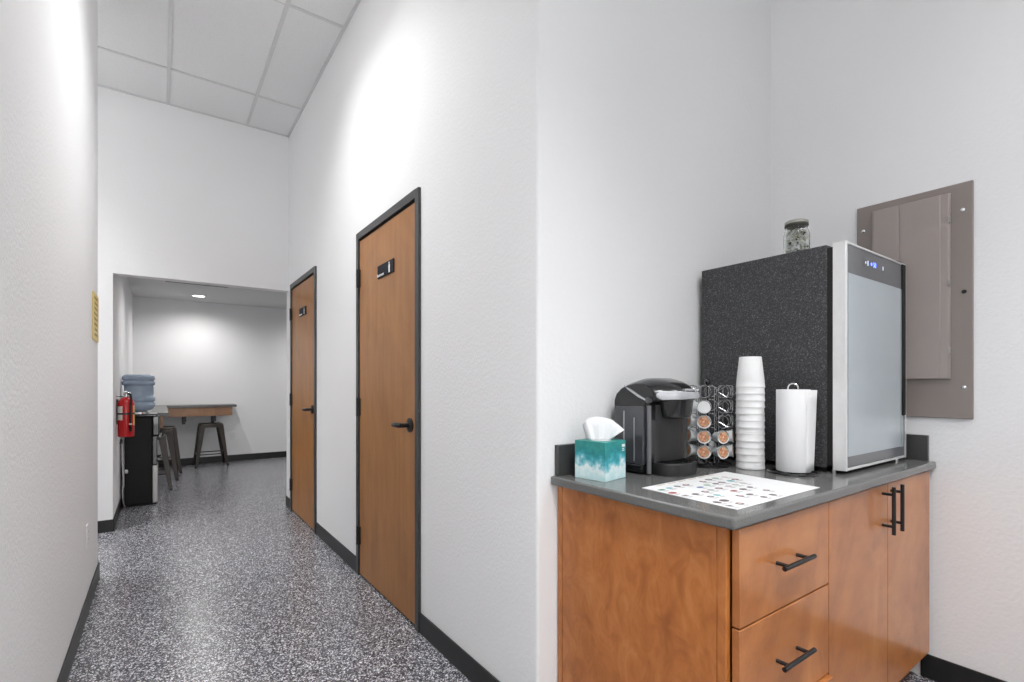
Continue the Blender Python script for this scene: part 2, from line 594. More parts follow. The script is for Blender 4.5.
# break room
struct('wall_breakroom_left', MB().box(XL - 0.12, XL, 5.42, YB, 0, HB), M['wall'], 'pale grey break room wall beside the water dispenser', 'wall', smooth=0)
struct('wall_breakroom_back', MB().box(XL - 0.12, 4.0, YB, YB + 0.12, 0, HB), M['wall'], 'pale grey back wall of the break room', 'wall', smooth=0)
struct('wall_breakroom_right', MB().box(4.0, 4.12, 5.3, YB + 0.12, 0, HB).box(XR + 0.12, 4.0, 5.30, 5.42, 0, HB), M['wall'], 'pale grey side walls of the break room', 'wall', smooth=0)
struct('ceiling_breakroom', MB().box(XL - 0.12, 4.12, 5.42, YB + 0.12, HB, HB + 0.1), M['ceil_white'], 'flat grey white ceiling of the break room', 'ceiling', smooth=0)


def baseboard(name, segs, label):
    mb = MB()
    for x0, x1, y0, y1 in segs:
        mb.box(x0, x1, y0, y1, 0.0, 0.1)
    return struct(name, mb, M['base'], label, 'baseboard', bevel=0.003)


t_ = 0.009
baseboard('baseboard_left', [(XL, XL + t_, -5.0, 4.06 + t_)], 'black rubber baseboard along the near corridor wall')
baseboard('baseboard_opening', [(-3.0, XL + t_, YO - t_, YO), (XL, XL + t_, YO, 8.7)], 'black rubber baseboard around the opening beside the water dispenser')
baseboard('baseboard_right', [(XR - t_, XR, YN, D2[0]), (XR - t_, XR, D2[1], D1[0]), (XR - t_, XR, D1[1], 5.42)], 'black rubber baseboard between the wooden doors')
baseboard('baseboard_niche', [(XN - t_, XN, -1.0, 0.70)], 'black rubber baseboard under the electrical panel')
baseboard('baseboard_breakroom', [(XL, 4.0, YB - t_, YB)], 'black rubber baseboard along the break room back wall')


# ---------------------------------------------------------------- doors
def door(n, y0, y1, label, caption):
    """leaf hinged on its far (large y) side; frame proud of the wall"""
    root = thing('door_%d' % n, (XR, (y0 + y1) / 2, 0), label, 'door', kind='structure')
    w = (y1 - y0) / 2
    f = 0.043
    poly_out = 0.0
    mb = MB()
    mb.box(-0.014, 0.12, -w, -w + f, 0, DT)
    mb.box(-0.014, 0.12, w - f, w, 0, DT)
    mb.box(-0.014, 0.12, -w + f, w - f, DT - f, DT)
    mb.box(0.03, 0.06, -w + f, -w + f + 0.015, 0, DT - f)
    mb.box(0.03, 0.06, w - f - 0.015, w - f, 0, DT - f)
    mb.box(0.03, 0.06, -w + f, w - f, DT - f - 0.012, DT - f)
    mb.build('door_frame', M['frame'], root, bevel=0.002)
    MB().box(-0.004, 0.03, -w + f + 0.004, w - f - 0.004, 0.012, DT - f - 0.012).build('door_leaf', M['door'], root, bevel=0.002)
    for z in (0.26, 1.08, 1.9):
        h = MB().cyl((-0.018, w - f - 0.002, z - 0.058), (-0.018, w - f - 0.002, z + 0.058), 0.009, n=12)
        for k in range(3):
            h.cyl((-0.018, w - f - 0.002, z - 0.058 + 0.04 * k), (-0.018, w - f - 0.002, z - 0.054 + 0.04 * k), 0.0105, n=12)
        h.box(-0.0155, -0.003, w - f - 0.022, w - f + 0.02, z - 0.055, z + 0.055)
        h.build('hinge', M['blackmetal'], root)
    hy, hz = -w + f + 0.072, 1.015
    lv = MB()
    lv.cyl((-0.004, hy, hz), (-0.012, hy, hz), 0.037, n=24).cyl((-0.012, hy, hz), (-0.018, hy, hz), 0.034, 0.026, n=24)
    hd = lv.build('door_handle', M['blackmetal'], root)
    lv = MB().cyl((-0.016, hy, hz), (-0.055, hy, hz), 0.011, n=14)
    lv.tube([(-0.05, hy, hz), (-0.056, hy + 0.02, hz), (-0.058, hy + 0.05, hz), (-0.057, hy + 0.09, hz - 0.001), (-0.052, hy + 0.118, hz - 0.003)], [0.0125, 0.0145, 0.0135, 0.0125, 0.011], 10)
    lv.build('lever', M['blackmetal'], hd)
    # sign
    sy, sz = -0.025, 1.877
    sg = MB().box(-0.010, -0.004, sy - 0.122, sy + 0.122, sz - 0.037, sz + 0.037).build('door_sign', M['signblack'], root, bevel=0.002)
    sg['label'] = 'small black restroom sign with white pictogram'
    px = sy - 0.062
    p = MB().cyl((-0.0115, px, sz + 0.022), (-0.0095, px, sz + 0.022), 0.0065, n=12)
    p.box(-0.0112, -0.0098, px - 0.010, px + 0.010, sz - 0.006, sz + 0.014).box(-0.0112, -0.0098, px - 0.008, px - 0.001, sz - 0.03, sz - 0.005).box(-0.0112, -0.0098, px + 0.001, px + 0.008, sz - 0.03, sz - 0.005)
    p.build('pictogram', M['signwhite'], sg)
    lettering('caption', caption, 0.026, M['signwhite'], frame_T((-0.0105, sy + 0.072, sz - 0.021), (0, -1, 0), (0, 0, 1)), sg)
    return root


door(2, D2[0], D2[1], 'nearer wooden door with a black lever and a small black sign', 'Restroom')
door(1, D1[0], D1[1], 'farther wooden door beside the break room opening', 'Restroom')


# ---------------------------------------------------------------- base cabinet and countertop
ZC = 0.905
CX0, CX1 = 1.135, 2.572
FY = 0.662
cab = thing('base_cabinet', (CX0, FY, 0), 'orange brown maple base cabinet with three drawers and two doors', 'cabinet')


def W(root):
    return -Vector(root.location)


def wbox(mb, root, x0, x1, y0, y1, z0, z1, mi=0):
    lx, ly, lz = root.location
    return mb.box(x0 - lx, x1 - lx, y0 - ly, y1 - ly, z0 - lz, z1 - lz, mi)


mb = MB()
wbox(mb, cab, CX0 + 0.018, XN - 0.012, 0.704, 1.318, 0.115, 0.873)
mb.build('carcass', M['maple_front'], cab)
mb = MB()
wbox(mb, cab, CX0, CX0 + 0.018, 0.713, 1.294, 0.0, 0.873)
wbox(mb, cab, CX0 - 0.0005, CX0 + 0.018, 0.687, 0.711, 0.0, 0.873)
wbox(mb, cab, CX0 - 0.0005, CX0 + 0.018, 1.296, 1.318, 0.0, 0.873)
mb.build('end_panel', M['maple'], cab, bevel=0.0015)
mb = MB()
wbox(mb, cab, CX0 + 0.018, XN - 0.012, 0.735, 0.75, 0.0, 0.115)
mb.build('toe_kick', M['maple'], cab)


def bar_handle(parent, c, axis, L, gap=0.11):
    """c: centre of the grip in cabinet coordinates; front plane is y = 0"""
    mb = MB()
    d = Vector((1, 0, 0)) if axis == 'x' else Vector((0, 0, 1))
    c = Vector(c)
    mb.cyl(c - d * L / 2, c + d * L / 2, 0.0062, n=14)
    for sgn in (-1, 1):
        p = c + d * sgn * gap / 2
        mb.cyl(p, (p.x, 0.0005, p.z), 0.0052, n=12)
    return mb.build('handle', M['blackmetal'], parent)


for i, (z0, z1, dy) in enumerate(((0.624, 0.868, 0), (0.354, 0.619, 0), (0.125, 0.349, -0.014))):
    mb = MB()
    wbox(mb, cab, 1.152, 1.640, FY + dy, FY + 0.02 + dy, z0, z1)
    d = mb.build('drawer', M['maple_front'], cab, bevel=0.0015)
    if dy:
        wb = MB()
        wbox(wb, cab, 1.18, 1.615, FY + 0.02 + dy, FY + 0.03, z0 + 0.01, z1 - 0.04)
        wb.build('drawer_box', M['maple'], d)
    bar_handle(d, (1.386 - CX0, -0.034 + dy, (0.749, 0.491, 0.243)[i]), 'x', 0.168)
for i, (x0, x1, hx) in enumerate(((1.644, 2.114, 2.064), (2.118, 2.572, 2.146))):
    mb = MB()
    wbox(mb, cab, x0, x1, FY, FY + 0.02, 0.125, 0.868)
    d = mb.build('door', M['maple_front'], cab, bevel=0.0015)
    bar_handle(d, (hx - CX0, -0.034, 0.785), 'z', 0.165)

ct = thing('countertop', (1.105, 0.648, ZC - 0.031), 'dark grey stone countertop with low backsplash on the maple cabinet', 'countertop')
mb = MB()
wbox(mb, ct, 1.105, XN - 0.001, 0.648, YN - 0.001, ZC - 0.031, ZC)
mb.build('slab', M['counter'], ct, bevel=0.007, seg=4)
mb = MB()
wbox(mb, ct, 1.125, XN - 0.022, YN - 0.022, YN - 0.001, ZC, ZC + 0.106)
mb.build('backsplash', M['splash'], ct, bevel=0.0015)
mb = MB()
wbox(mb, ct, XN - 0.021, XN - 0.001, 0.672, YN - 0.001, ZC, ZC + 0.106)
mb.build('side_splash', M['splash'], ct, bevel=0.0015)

# ---------------------------------------------------------------- beverage cooler
FX, FYF = 1.950, 0.732
fr = thing('beverage_cooler', (FX, FYF, ZC), 'black beverage cooler with a silver framed glass door on the counter', 'fridge')
FW, FD, FH = 0.597, 0.566, 0.819
MB().box(0.002, FW - 0.002, 0.062, FD, 0.018, FH).build('body', M['fridge_side'], fr, bevel=0.003)
MB().box(0.006, FW - 0.006, 0.042, 0.062, 0.03, FH - 0.012).build('gasket', M['rubber'], fr)
for x in (0.05, FW - 0.05):
    for y in (0.1, FD - 0.05):
        MB().cyl((x, y, 0.0), (x, y, 0.02), 0.018, n=14).build('foot', M['rubber'], fr)
mb = MB().box(0, 0.012, 0.0, 0.042, 0.013, FH).box(FW - 0.012, FW, 0.0, 0.042, 0.013, FH).box(0.012, FW - 0.012, 0.0, 0.042, 0.013, 0.022).box(0.012, FW - 0.012, 0.0, 0.042, FH - 0.007, FH)
dr = mb.build('door', M['silver'], fr, bevel=0.0015)
MB().box(0.0125, FW - 0.0125, 0.003, 0.03, 0.023, FH - 0.0075).build('door_border', M['glassborder'], dr)
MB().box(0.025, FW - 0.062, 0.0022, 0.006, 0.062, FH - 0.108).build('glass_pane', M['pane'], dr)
MB().box(FW - 0.06, FW - 0.028, 0.0015, 0.006, 0.06, FH - 0.11).build('glass_edge', plain('reflection_tinted_edge', (0.34, 0.385, 0.40), 0.2), dr)  # edge band carries the same painted pale reflection
MB().box(FW - 0.05, FW - 0.012, -0.0015, 0.004, 0.19, FH - 0.006).build('handle_strip', M['black'], dr)
disp = MB().box(0.17, 0.36, 0.002, 0.004, FH - 0.066, FH - 0.036).build('control_display', M['glassborder'], dr)
lettering('digits', '50', 0.026, M['blue_led'], frame_T((0.262, 0.0015, FH - 0.051), (1, 0, 0), (0, 0, 1)), disp)
for x, h in ((0.178, 0.004), (0.198, 0.009), (0.345, 0.007)):
    MB().box(x - 0.0015, x + 0.0015, 0.001, 0.003, FH - 0.051 - h, FH - 0.051 + h).build('touch_icon', M['white_led'], disp)
MB().cyl((0.232, 0.0012, FH - 0.05), (0.232, 0.003, FH - 0.05), 0.006, n=12).build('mode_lamp', M['blue_led'], disp)
MB().box(FW - 0.06, FW - 0.005, 0.012, 0.06, FH, FH + 0.012).build('hinge_cover', M['black'], fr, bevel=0.003)
MB().cyl((0.03, 0.05, 0.0), (0.03, 0.05, 0.016), 0.007, n=10).build('leveling_foot', M['chrome'], fr)
MB().cyl((FW - 0.05, 0.02, 0.0), (FW - 0.05, 0.02, 0.014), 0.008, n=10).build('leveling_foot', M['chrome'], fr)

# ---------------------------------------------------------------- jar on the cooler
JX, JY, JZ = 2.045, 0.940, ZC + FH
jar = thing('mason_jar', (JX, JY, JZ), 'small glass jar with a metal lid standing on the black cooler', 'jar')
prof = [(0.0, 0.0), (0.040, 0.0), (0.045, 0.005), (0.046, 0.02), (0.046, 0.086), (0.043, 0.098), (0.039, 0.105), (0.039, 0.120)]
inner = [(0.0365, 0.120), (0.0365, 0.106), (0.040, 0.097), (0.043, 0.086), (0.043, 0.02), (0.040, 0.006), (0.0, 0.005)]
MB().lathe(prof + inner, 36, cap=False).build('glass_body', M['glass'], jar)
MB().lathe([(0.0, 0.117), (0.0405, 0.117), (0.042, 0.119), (0.042, 0.127), (0.041, 0.1285), (0.0405, 0.1285)], 36).build('lid_band', M['jarband'], jar)
MB().lathe([(0.0, 0.1275), (0.0415, 0.1275), (0.0415, 0.137), (0.039, 0.1395), (0.0, 0.1395)], 36).build('lid', M['jarlid'], jar)
mb = MB()
for k in range(360):
    a = rnd.uniform(0, 2 * pi)
    r = 0.037 * math.sqrt(rnd.random())
    z = rnd.uniform(0.014, 0.105)
    if z > 0.092:
        r *= 0.8
    T = Matrix.Translation((r * cos(a), r * sin(a), z)) @ Matrix.Rotation(rnd.uniform(0, pi), 4, 'Z') @ Matrix.Rotation(rnd.uniform(-1.2, 1.2), 4, 'X') @ Matrix.Rotation(rnd.uniform(-1.2, 1.2), 4, 'Y')
    mi = rnd.choice((0, 0, 0, 0, 0, 1, 1, 2, 3))
    s1, s2 = rnd.uniform(0.004, 0.008), rnd.uniform(0.002, 0.004)
    mb.box(-s1, s1, -s2, s2, -0.0004, 0.0004, mi, T)
scr = mb.build('paper_scraps', [M['paper'], plain('scrap_green', (0.42, 0.45, 0.33), 0.7), plain('scrap_dark', (0.06, 0.07, 0.05), 0.7), plain('scrap_cream', (0.70, 0.68, 0.5), 0.7)], smooth=0)
scr.location = (JX, JY, JZ)
tag(scr, 'tangled pale green and white paper scraps filling the glass jar', 'paper scraps', kind='stuff')

# ---------------------------------------------------------------- foam cups
CUPX, CUPY = 1.827, 1.008
prof = [(0.0, 0.118), (0.0375, 0.118), (0.0388, 0.1165), (0.0485, 0.028), (0.0494, 0.0095), (0.0500, 0.0085), (0.0504, 0.006), (0.0504, 0.003), (0.0498, 0.001), (0.0480, 0.001), (0.0470, 0.0085), (0.0462, 0.028), (0.0368, 0.113), (0.0, 0.113)]
cup0 = MB().lathe([(r, z) for r, z in prof], 40, cap=False).build('foam_cup', M['foam'], smooth=50)
pitch = 0.0253
NC = 13
order = ['lowest', 'second', 'third', 'fourth', 'fifth', 'sixth', 'seventh', 'eighth', 'ninth', 'tenth', 'eleventh', 'twelfth', 'topmost']
for k in range(NC):
    o = cup0 if k == 0 else cup0.copy()
    if k:
        COL.objects.link(o)
    o.location = (CUPX + rnd.uniform(-0.0008, 0.0008), CUPY + rnd.uniform(-0.0008, 0.0008), ZC + pitch * k)
    lab = {0: 'lowest white foam cup, upside down, its rim on the grey countertop', 12: 'topmost white foam cup, upside down, its whole side in view'}.get(k, 'white foam cup, %s from the bottom of the upside-down stack' % order[k])
    tag(o, lab, 'cup', 'stacked foam cups beside the cooler')

# ---------------------------------------------------------------- paper towel holder and roll
TX, TY = 1.850, 0.862
th = thing('paper_towel_holder', (TX, TY, ZC), 'black wire upright paper towel holder with a loop top', 'towel holder')
R = 0.078
MB().tube([(R * cos(2 * pi * i / 40), R * sin(2 * pi * i / 40), 0.0045) for i in range(40)], 0.004, 8, True).build('base_ring', M['wire'], th)
MB().tube([(-R, 0, 0.0045), (R, 0, 0.0045)], 0.0032, 8).tube([(0, -R, 0.0045), (0, R, 0.0045)], 0.0032, 8).build('cross_wire', M['wire'], th)
lp = [(-0.016, 0, 0.005), (-0.016, 0, 0.29)] + [(0.016 * cos(pi - pi * i / 10), 0, 0.304 + 0.016 * sin(pi * i / 10)) for i in range(11)] + [(0.016, 0, 0.29), (0.017, 0, 0.005)]
cdir = Vector((cam.location.x - TX, cam.location.y - TY, 0)).normalized()
sd = Vector((-cdir.y, cdir.x, 0))
lp = [(sd.x * p[0], sd.y * p[0], p[2]) for p in lp]
MB().tube(lp, 0.0028, 8).build('loop_post', M['chrome'], th)
ax, ay = 0.0815 * 0.76, 0.0815 * 0.2
arm = [(ax, ay, 0.005), (ax, ay, 0.16), (ax, ay, 0.30), (ax, ay, 0.312)]
MB().tube(arm, 0.003, 8).lathe([(0.0, 0.300), (0.008, 0.303), (0.011, 0.311), (0.008, 0.319), (0.0, 0.322)], 14, Matrix.Translation((ax, ay, 0))).build('tension_arm', M['wire'], th)
rl = thing('paper_towel_roll', (TX, TY, ZC + 0.009), 'white paper towel roll standing on the wire holder', 'paper towel')
r = 0.0545
pts = [(0.0195, 0.0), (r - 0.001, 0.0), (r, 0.002), (r, 0.288), (r - 0.001, 0.290), (0.0195, 0.290), (0.0195, 0.0)]
MB().lathe(pts, 48, cap=False).build('roll', M['paper'], rl)
# loose sheet peeling off on the camera-right side
right = Vector((0.8148, -0.5798, 0))
back = Vector((0.5798, 0.8148, 0))
rings = []
for j in range(9):
    z = 0.288 * j / 8.0
    row = []
    reach = 0.022 + 0.025 * (z / 0.288)
    for i in range(12):
        u = i / 11.0
        if u < 0.5:
            a = radians(-75 + 110 * u)      # hug the roll from the front towards the right
            p = right * (r + 0.0012) * cos(a) + back * (r + 0.0012) * sin(a)
        else:
            v = (u - 0.5) * 2
            p0 = right * (r + 0.0012) * cos(radians(-20)) + back * (r + 0.0012) * sin(radians(-20))
            p = p0 + (right * 0.83 + back * 0.56) * reach * v
        row.append((p.x, p.y, z))
    rings.append(row)
ls = MB().loft(rings, False, False).build('loose_sheet', M['paper'], rl, smooth=60)
md = ls.modifiers.new('solid', 'SOLIDIFY')
md.thickness = 0.0008

# ---------------------------------------------------------------- pod carousel
KX, KY = 1.758, 1.143
car = thing('pod_carousel', (KX, KY, ZC), 'black wire coffee pod carousel between the coffee maker and the foam cups', 'pod holder')
MB().lathe([(0.0, 0.0), (0.083, 0.0), (0.086, 0.004), (0.086, 0.012), (0.082, 0.015), (0.0, 0.016)], 40).build('turntable', M['blackgloss'], car)
MB().cyl((0, 0, 0.016), (0, 0, 0.318), 0.004, n=10).build('spindle', M['wire'], car)
MB().lathe([(0.0, 0.312), (0.006, 0.314), (0.010, 0.321), (0.0115, 0.328), (0.009, 0.336), (0.0, 0.340)], 18).build('knob', M['blackgloss'], car)
tocam = math.atan2(-KY, -KX)
NCOL = 8
zrow = [0.290, 0.233, 0.176, 0.119, 0.062]
RR = 0.091
pod0 = None
podcount = 0


def pod_frame(a, z, tilt=0.0):
    """pod axis points outwards"""
    d = Vector((cos(a) * cos(tilt), sin(a) * cos(tilt), sin(tilt)))
    T = Matrix.Translation((RR * cos(a), RR * sin(a), z)) @ d.to_track_quat('Z', 'Y').to_matrix().to_4x4()
    return T


slots = {}
for k in range(NCOL):
    a = tocam + radians(-7.5 + 45 * k)       # turns towards the viewer's right as k grows
    col = MB()
    for z in zrow:
        T = pod_frame(a, z)
        col.tube([T @ Vector((0.0235 * cos(2 * pi * i / 20), 0.0235 * sin(2 * pi * i / 20), 0.0)) for i in range(20)], 0.0018, 6, True)
        for sg in (-1, 1):
            col.tube([T @ Vector((0, sg * 0.0235, 0.0)), T @ Vector((0, sg * 0.0225, -0.02)), T @ Vector((0, sg * 0.004, -0.05))], 0.001, 6)
    rr = RR - 0.05
    col.tube([(rr * cos(a), rr * sin(a), 0.014), (rr * cos(a), rr * sin(a), 0.306), (0, 0, 0.312)], 0.0016, 6)
    col.build('ring_column', M['ringwire'], car)
FILL = {0: [1, 2, 3, 4], 1: [3, 4], 2: [3, 4], 7: [1, 2, 3, 4], 6: [3, 4], 4: [4]}
rown = ['top', 'second', 'third', 'fourth', 'bottom']
cols = {0: 'carousel column facing the viewer', 1: 'carousel column nearest the foam cups', 2: 'carousel column turned towards the cooler', 7: 'carousel column beside the coffee maker', 6: 'carousel column behind the coffee maker', 4: 'carousel column nearest the back wall'}
for k, rows in FILL.items():
    a = tocam + radians(-7.5 + 45 * k)
    for rw in rows:
        T = Matrix.Translation((KX, KY, ZC)) @ pod_frame(a, zrow[rw] , radians(4))
        blank = (rw == 1)
        p = bpy.data.objects.new('coffee_pod', None)
        p.empty_display_size = 0.02
        COL.objects.link(p)
        p.matrix_world = T
        tag(p, ('white lidded pod' if blank else 'brown lidded pod') + ', %s row of the %s' % (rown[rw], cols[k]), 'coffee pod', 'pods in the wire carousel')
        if pod0 is None:
            pod0 = (MB().lathe([(0.0, -0.042), (0.0165, -0.042), (0.018, -0.040), (0.0215, -0.003), (0.0225, -0.0015), (0.0255, -0.0012), (0.0258, 0.0), (0.0255, 0.0012), (0.0, 0.0012)], 28).build('cup', M['podcup'], p),
                    MB().lathe([(0.0, 0.0013), (0.0206, 0.0013), (0.0208, 0.0017), (0.0, 0.0018)], 28).build('lid', M['podlid'], p))
            printmesh = pod0[1].data
            blankmesh = printmesh.copy()
            blankmesh.materials[0] = M['podblank']
        else:
            for s in pod0:
                c = s.copy()
                COL.objects.link(c)
                c.parent = p
                if s is pod0[1]:
                    c.data = blankmesh if blank else printmesh
        if blank and pod0[1].parent is p:
            pod0[1].data = blankmesh

# ---------------------------------------------------------------- coffee maker
QX0, QX1 = 1.388, 1.612
QW = QX1 - QX0
qx = (QX0 + QX1) / 2
QYB = 1.292
cm = thing('coffee_maker', (qx, 1.16, ZC), 'black single cup coffee maker with a silver lid handle', 'coffee maker')
yb = QYB - 1.16          # back, +0.132
hw = QW / 2


def shell(prof, x0, x1, mat, name, parent, dome=0.0, nx=13, bev=0.004, taper=0.0):
    """side profile (y, z) swept along x, edges drawn in like a moulded housing"""
    mb = MB()
    rings = []
    for i in range(nx):
        u = -1 + 2 * i / (nx - 1)
        x = (x0 + x1) / 2 + (x1 - x0) / 2 * u
        k = abs(u) ** 3
        q = u * u
        zm = max(p[1] for p in prof)
        z0 = min(p[1] for p in prof)
        ring = []
        for y, z in prof:
            h = (z - z0) / (zm - z0)
            ring.append((x, y * (1 - taper * q) if y < 0 else y, z - dome * k * h * h))
        rings.append(ring)
    mb.loft(rings)
    return mb.build(name, mat, parent, bevel=bev, seg=3, smooth=35)


# housing: tower at the back with the domed head reaching forward
tower = [(yb, 0.0), (yb, 0.235), (yb - 0.004, 0.255), (-0.03, 0.255), (-0.035, 0.24), (-0.03, 0.0)]
shell(tower, -hw + 0.002, hw - 0.002, M['kbody'], 'housing', cm, 0.0)
head = [(yb, 0.236), (yb - 0.002, 0.262), (yb - 0.012, 0.288), (yb - 0.035, 0.314), (yb - 0.065, 0.331), (0.03, 0.341), (-0.01, 0.340), (-0.05, 0.331), (-0.085, 0.316), (-0.112, 0.298), (-0.122, 0.280), (-0.118, 0.262), (-0.04, 0.252), (-0.03, 0.236)]
shell(head, -hw, hw, M['kbody'], 'lid', cm, 0.022, 17, 0.004, 0.55)
# brew head drum under the lid
T = Matrix.Translation((0.004, -0.045, 0))
MB().lathe([(0.0, 0.197), (0.050, 0.197), (0.060, 0.202), (0.066, 0.225), (0.072, 0.285), (0.0, 0.287)], 36, T).build('brew_head', M['kbody'], cm)
# matte column at the back of the cup bay
mb = MB()
poly = []
for i in range(17):
    a = pi + pi * i / 16
    poly.append((0.088 * cos(a), -0.022 + 0.030 * sin(a)))
poly += [(0.088, 0.0), (-0.088, 0.0)]
mb.prism(poly, 'z', 0.004, 0.245)
mb.build('cup_bay', M['kmatte'], cm)
# drip tray
poly = []
for i in range(25):
    a = pi + pi * i / 24
    poly.append((0.088 * cos(a), -0.062 + 0.056 * sin(a)))
poly += [(0.088, -0.02), (-0.088, -0.02)]
dt = MB().prism(poly, 'z', 0.0, 0.043).build('drip_tray', M['kmatte'], cm, bevel=0.003)
gp = [(x * 0.86, (y + 0.055) * 0.84 - 0.057) for x, y in poly]
gr = MB().prism(gp, 'z', 0.0432, 0.0455)
for i in range(9):
    x = -0.060 + 0.015 * i
    gr.box(x - 0.002, x + 0.002, -0.098, -0.04, 0.0455, 0.048)
gr.build('drip_grate', M['blackgloss'], dt)
# smoked reservoir on the machine's left flank
mb = MB()
poly = [(-0.018, 0.035), (0.110, 0.035), (0.114, 0.04), (0.114, 0.232), (0.108, 0.238), (-0.012, 0.242), (-0.018, 0.236)]
mb.prism(poly, 'x', -hw - 0.014, -hw + 0.02)
rs = mb.build('water_reservoir', M['kgrey'], cm, bevel=0.006, seg=3)
MB().box(-hw - 0.0155, -hw + 0.01, -0.014, 0.108, 0.006, 0.034).build('reservoir_base', M['kbody'], rs, bevel=0.004)
MB().box(-hw - 0.0165, -hw - 0.012, 0.066, 0.070, 0.045, 0.222).box(-hw - 0.0165, -hw - 0.012, 0.020, 0.0225, 0.045, 0.20).build('reservoir_rib', M['ktrim'], rs)
# silver edge at the front of the flank
MB().cyl((-hw + 0.001, -0.031, 0.006), (-hw + 0.001, -0.031, 0.243), 0.0085, n=14).build('front_pillar', plain('maker_grey_pillar', (0.13, 0.13, 0.14), 0.22), cm)
# trim line along the lid seam
tr = [(-hw * 0.955, 0.085, 0.312), (-hw * 0.985, 0.055, 0.298), (-hw * 1.0, 0.012, 0.275), (-hw * 1.003, -0.03, 0.2575)]
MB().tube(tr, [0.003, 0.005, 0.005, 0.003], 8).build('seam_trim', M['ktrim'], cm)
# silver lid handle wrapped round the head front
rings = []
n = 34
for i in range(n):
    u = i / (n - 1)
    w = -1 + 2 * u
    e = 1.0 * w
    if abs(e) <= 1:
        x, y = (hw + 0.001) * e, -(0.124 * (1 - 0.55 * e * e) + 0.008)
        nx_, ny_ = e * 0.75, -1.0
    else:
        k = (abs(e) - 1) / 0.12
        x, y = math.copysign(hw + 0.006, e), -(0.0638 - 0.030 * k)
        nx_, ny_ = math.copysign(1.0, e), -0.3 * (1 - k)
    nl = math.hypot(nx_, ny_)
    nx_, ny_ = nx_ / nl, ny_ / nl
    half = (0.0165 - 0.0085 * u) * math.sqrt(max(0.08, 1 - max(0.0, abs(w) - 0.9) / 0.1))
    zc = 0.279 + 0.001 * u
    rings.append([(x - 0.004 * nx_, y - 0.004 * ny_, zc - half), (x + 0.003 * nx_, y + 0.003 * ny_, zc - half), (x + 0.005 * nx_, y + 0.005 * ny_, zc), (x + 0.002 * nx_, y + 0.002 * ny_, zc + half), (x - 0.004 * nx_, y - 0.004 * ny_, zc + half)])
MB().loft(rings).build('lid_handle', M['ktrim'], cm, bevel=0.002, seg=2)
MB().cyl((-hw + 0.002, -0.034, 0.262), (-hw - 0.010, -0.034, 0.262), 0.011, n=18).build('hinge_cap', M['kgrey'], cm)
MB().box(-0.03, 0.05, -0.121, -0.108, 0.2955, 0.302).build('control_strip', M['ktrim'], cm)

# ---------------------------------------------------------------- tissue box
tb = thing('tissue_box', (1.226, 1.203, ZC), 'teal and white cloud print tissue box on the counter end', 'tissue box', radians(10))
hx = 0.0615
ht = 0.128
MB().box(-hx, hx, -hx, hx, 0, ht).build('carton', M['carton'], tb, bevel=0.0012)
MB().lathe([(0.0, ht + 0.0002), (0.038, ht + 0.0002), (0.038, ht + 0.0006), (0.0, ht + 0.0006)], 28).build('oval_slot', M['plate'], tb)
MB().box(hx - 0.024, hx - 0.006, -hx - 0.0006, -hx, ht - 0.022, ht - 0.013).box(hx - 0.022, hx - 0.012, -hx - 0.0006, -hx, ht - 0.03, ht - 0.0265).box(hx - 0.023, hx - 0.009, -hx - 0.0006, -hx, ht - 0.036, ht - 0.033).build('printed_mark', M['signwhite'], tb)
# folded tissue pulled up through the slot: one thin sheet, pleated, its free corner to the right
out_t = [(-0.058, 0.050), (-0.050, 0.067), (-0.034, 0.077), (-0.010, 0.079), (0.018, 0.074), (0.042, 0.067), (0.062, 0.052), (0.081, 0.035)]
out_b = [(-0.046, 0.004), (-0.034, 0.0), (-0.020, 0.0), (-0.006, 0.0), (0.010, 0.0), (0.026, 0.0), (0.042, 0.006), (0.079, 0.033)]
rzb = radians(-10)
rt = Vector((cos(radians(-35.4)), sin(radians(-35.4)), 0))
rt.rotate(Matrix.Rotation(rzb, 3, 'Z'))
bk = Vector((-rt.y, rt.x, 0))
for side in (0, 1):
    rings = []
    NJ = 10
    for j in range(NJ + 1):
        v = j / NJ
        ring = []
        for i in range(len(out_t)):
            (xa, za), (xb, zb_) = out_t[i], out_b[i]
            x = xa * v + xb * (1 - v)
            z = za * v + zb_ * (1 - v)
            bulge = (0.022 if side == 0 else -0.020) * math.sqrt(max(0.0, 1 - v ** 2.2)) * (1.0 - 0.10 * i)
            pleat = 0.0035 * (1 if i % 2 else -1) * (1 - 0.5 * v)
            p = rt * (x + 0.001 * sin(5 * v + i)) - bk * (bulge + pleat)
            ring.append((p.x, p.y, ht + 0.001 + z))
        rings.append(ring)
    t = MB().loft(rings, False, False).build('tissue', M['tissue'], tb, smooth=24)
    md = t.modifiers.new('solid', 'SOLIDIFY')
    md.thickness = 0.0006

# ---------------------------------------------------------------- printed drink chart
ch = thing('printed_chart', (1.20, 0.69, ZC), 'white printed sheet with rows of small drink pictures lying on the counter', 'paper')
C = [Vector((1.186, 0.688, 0)), Vector((1.650, 0.690, 0)), Vector((1.670, 1.015, 0)), Vector((1.202, 1.003, 0))]
C = [c - Vector((1.20, 0.69, 0)) for c in C]


def on_sheet(u, v, z):
    p = (C[0] * (1 - u) + C[1] * u) * (1 - v) + (C[3] * (1 - u) + C[2] * u) * v
    return (p.x, p.y, z)


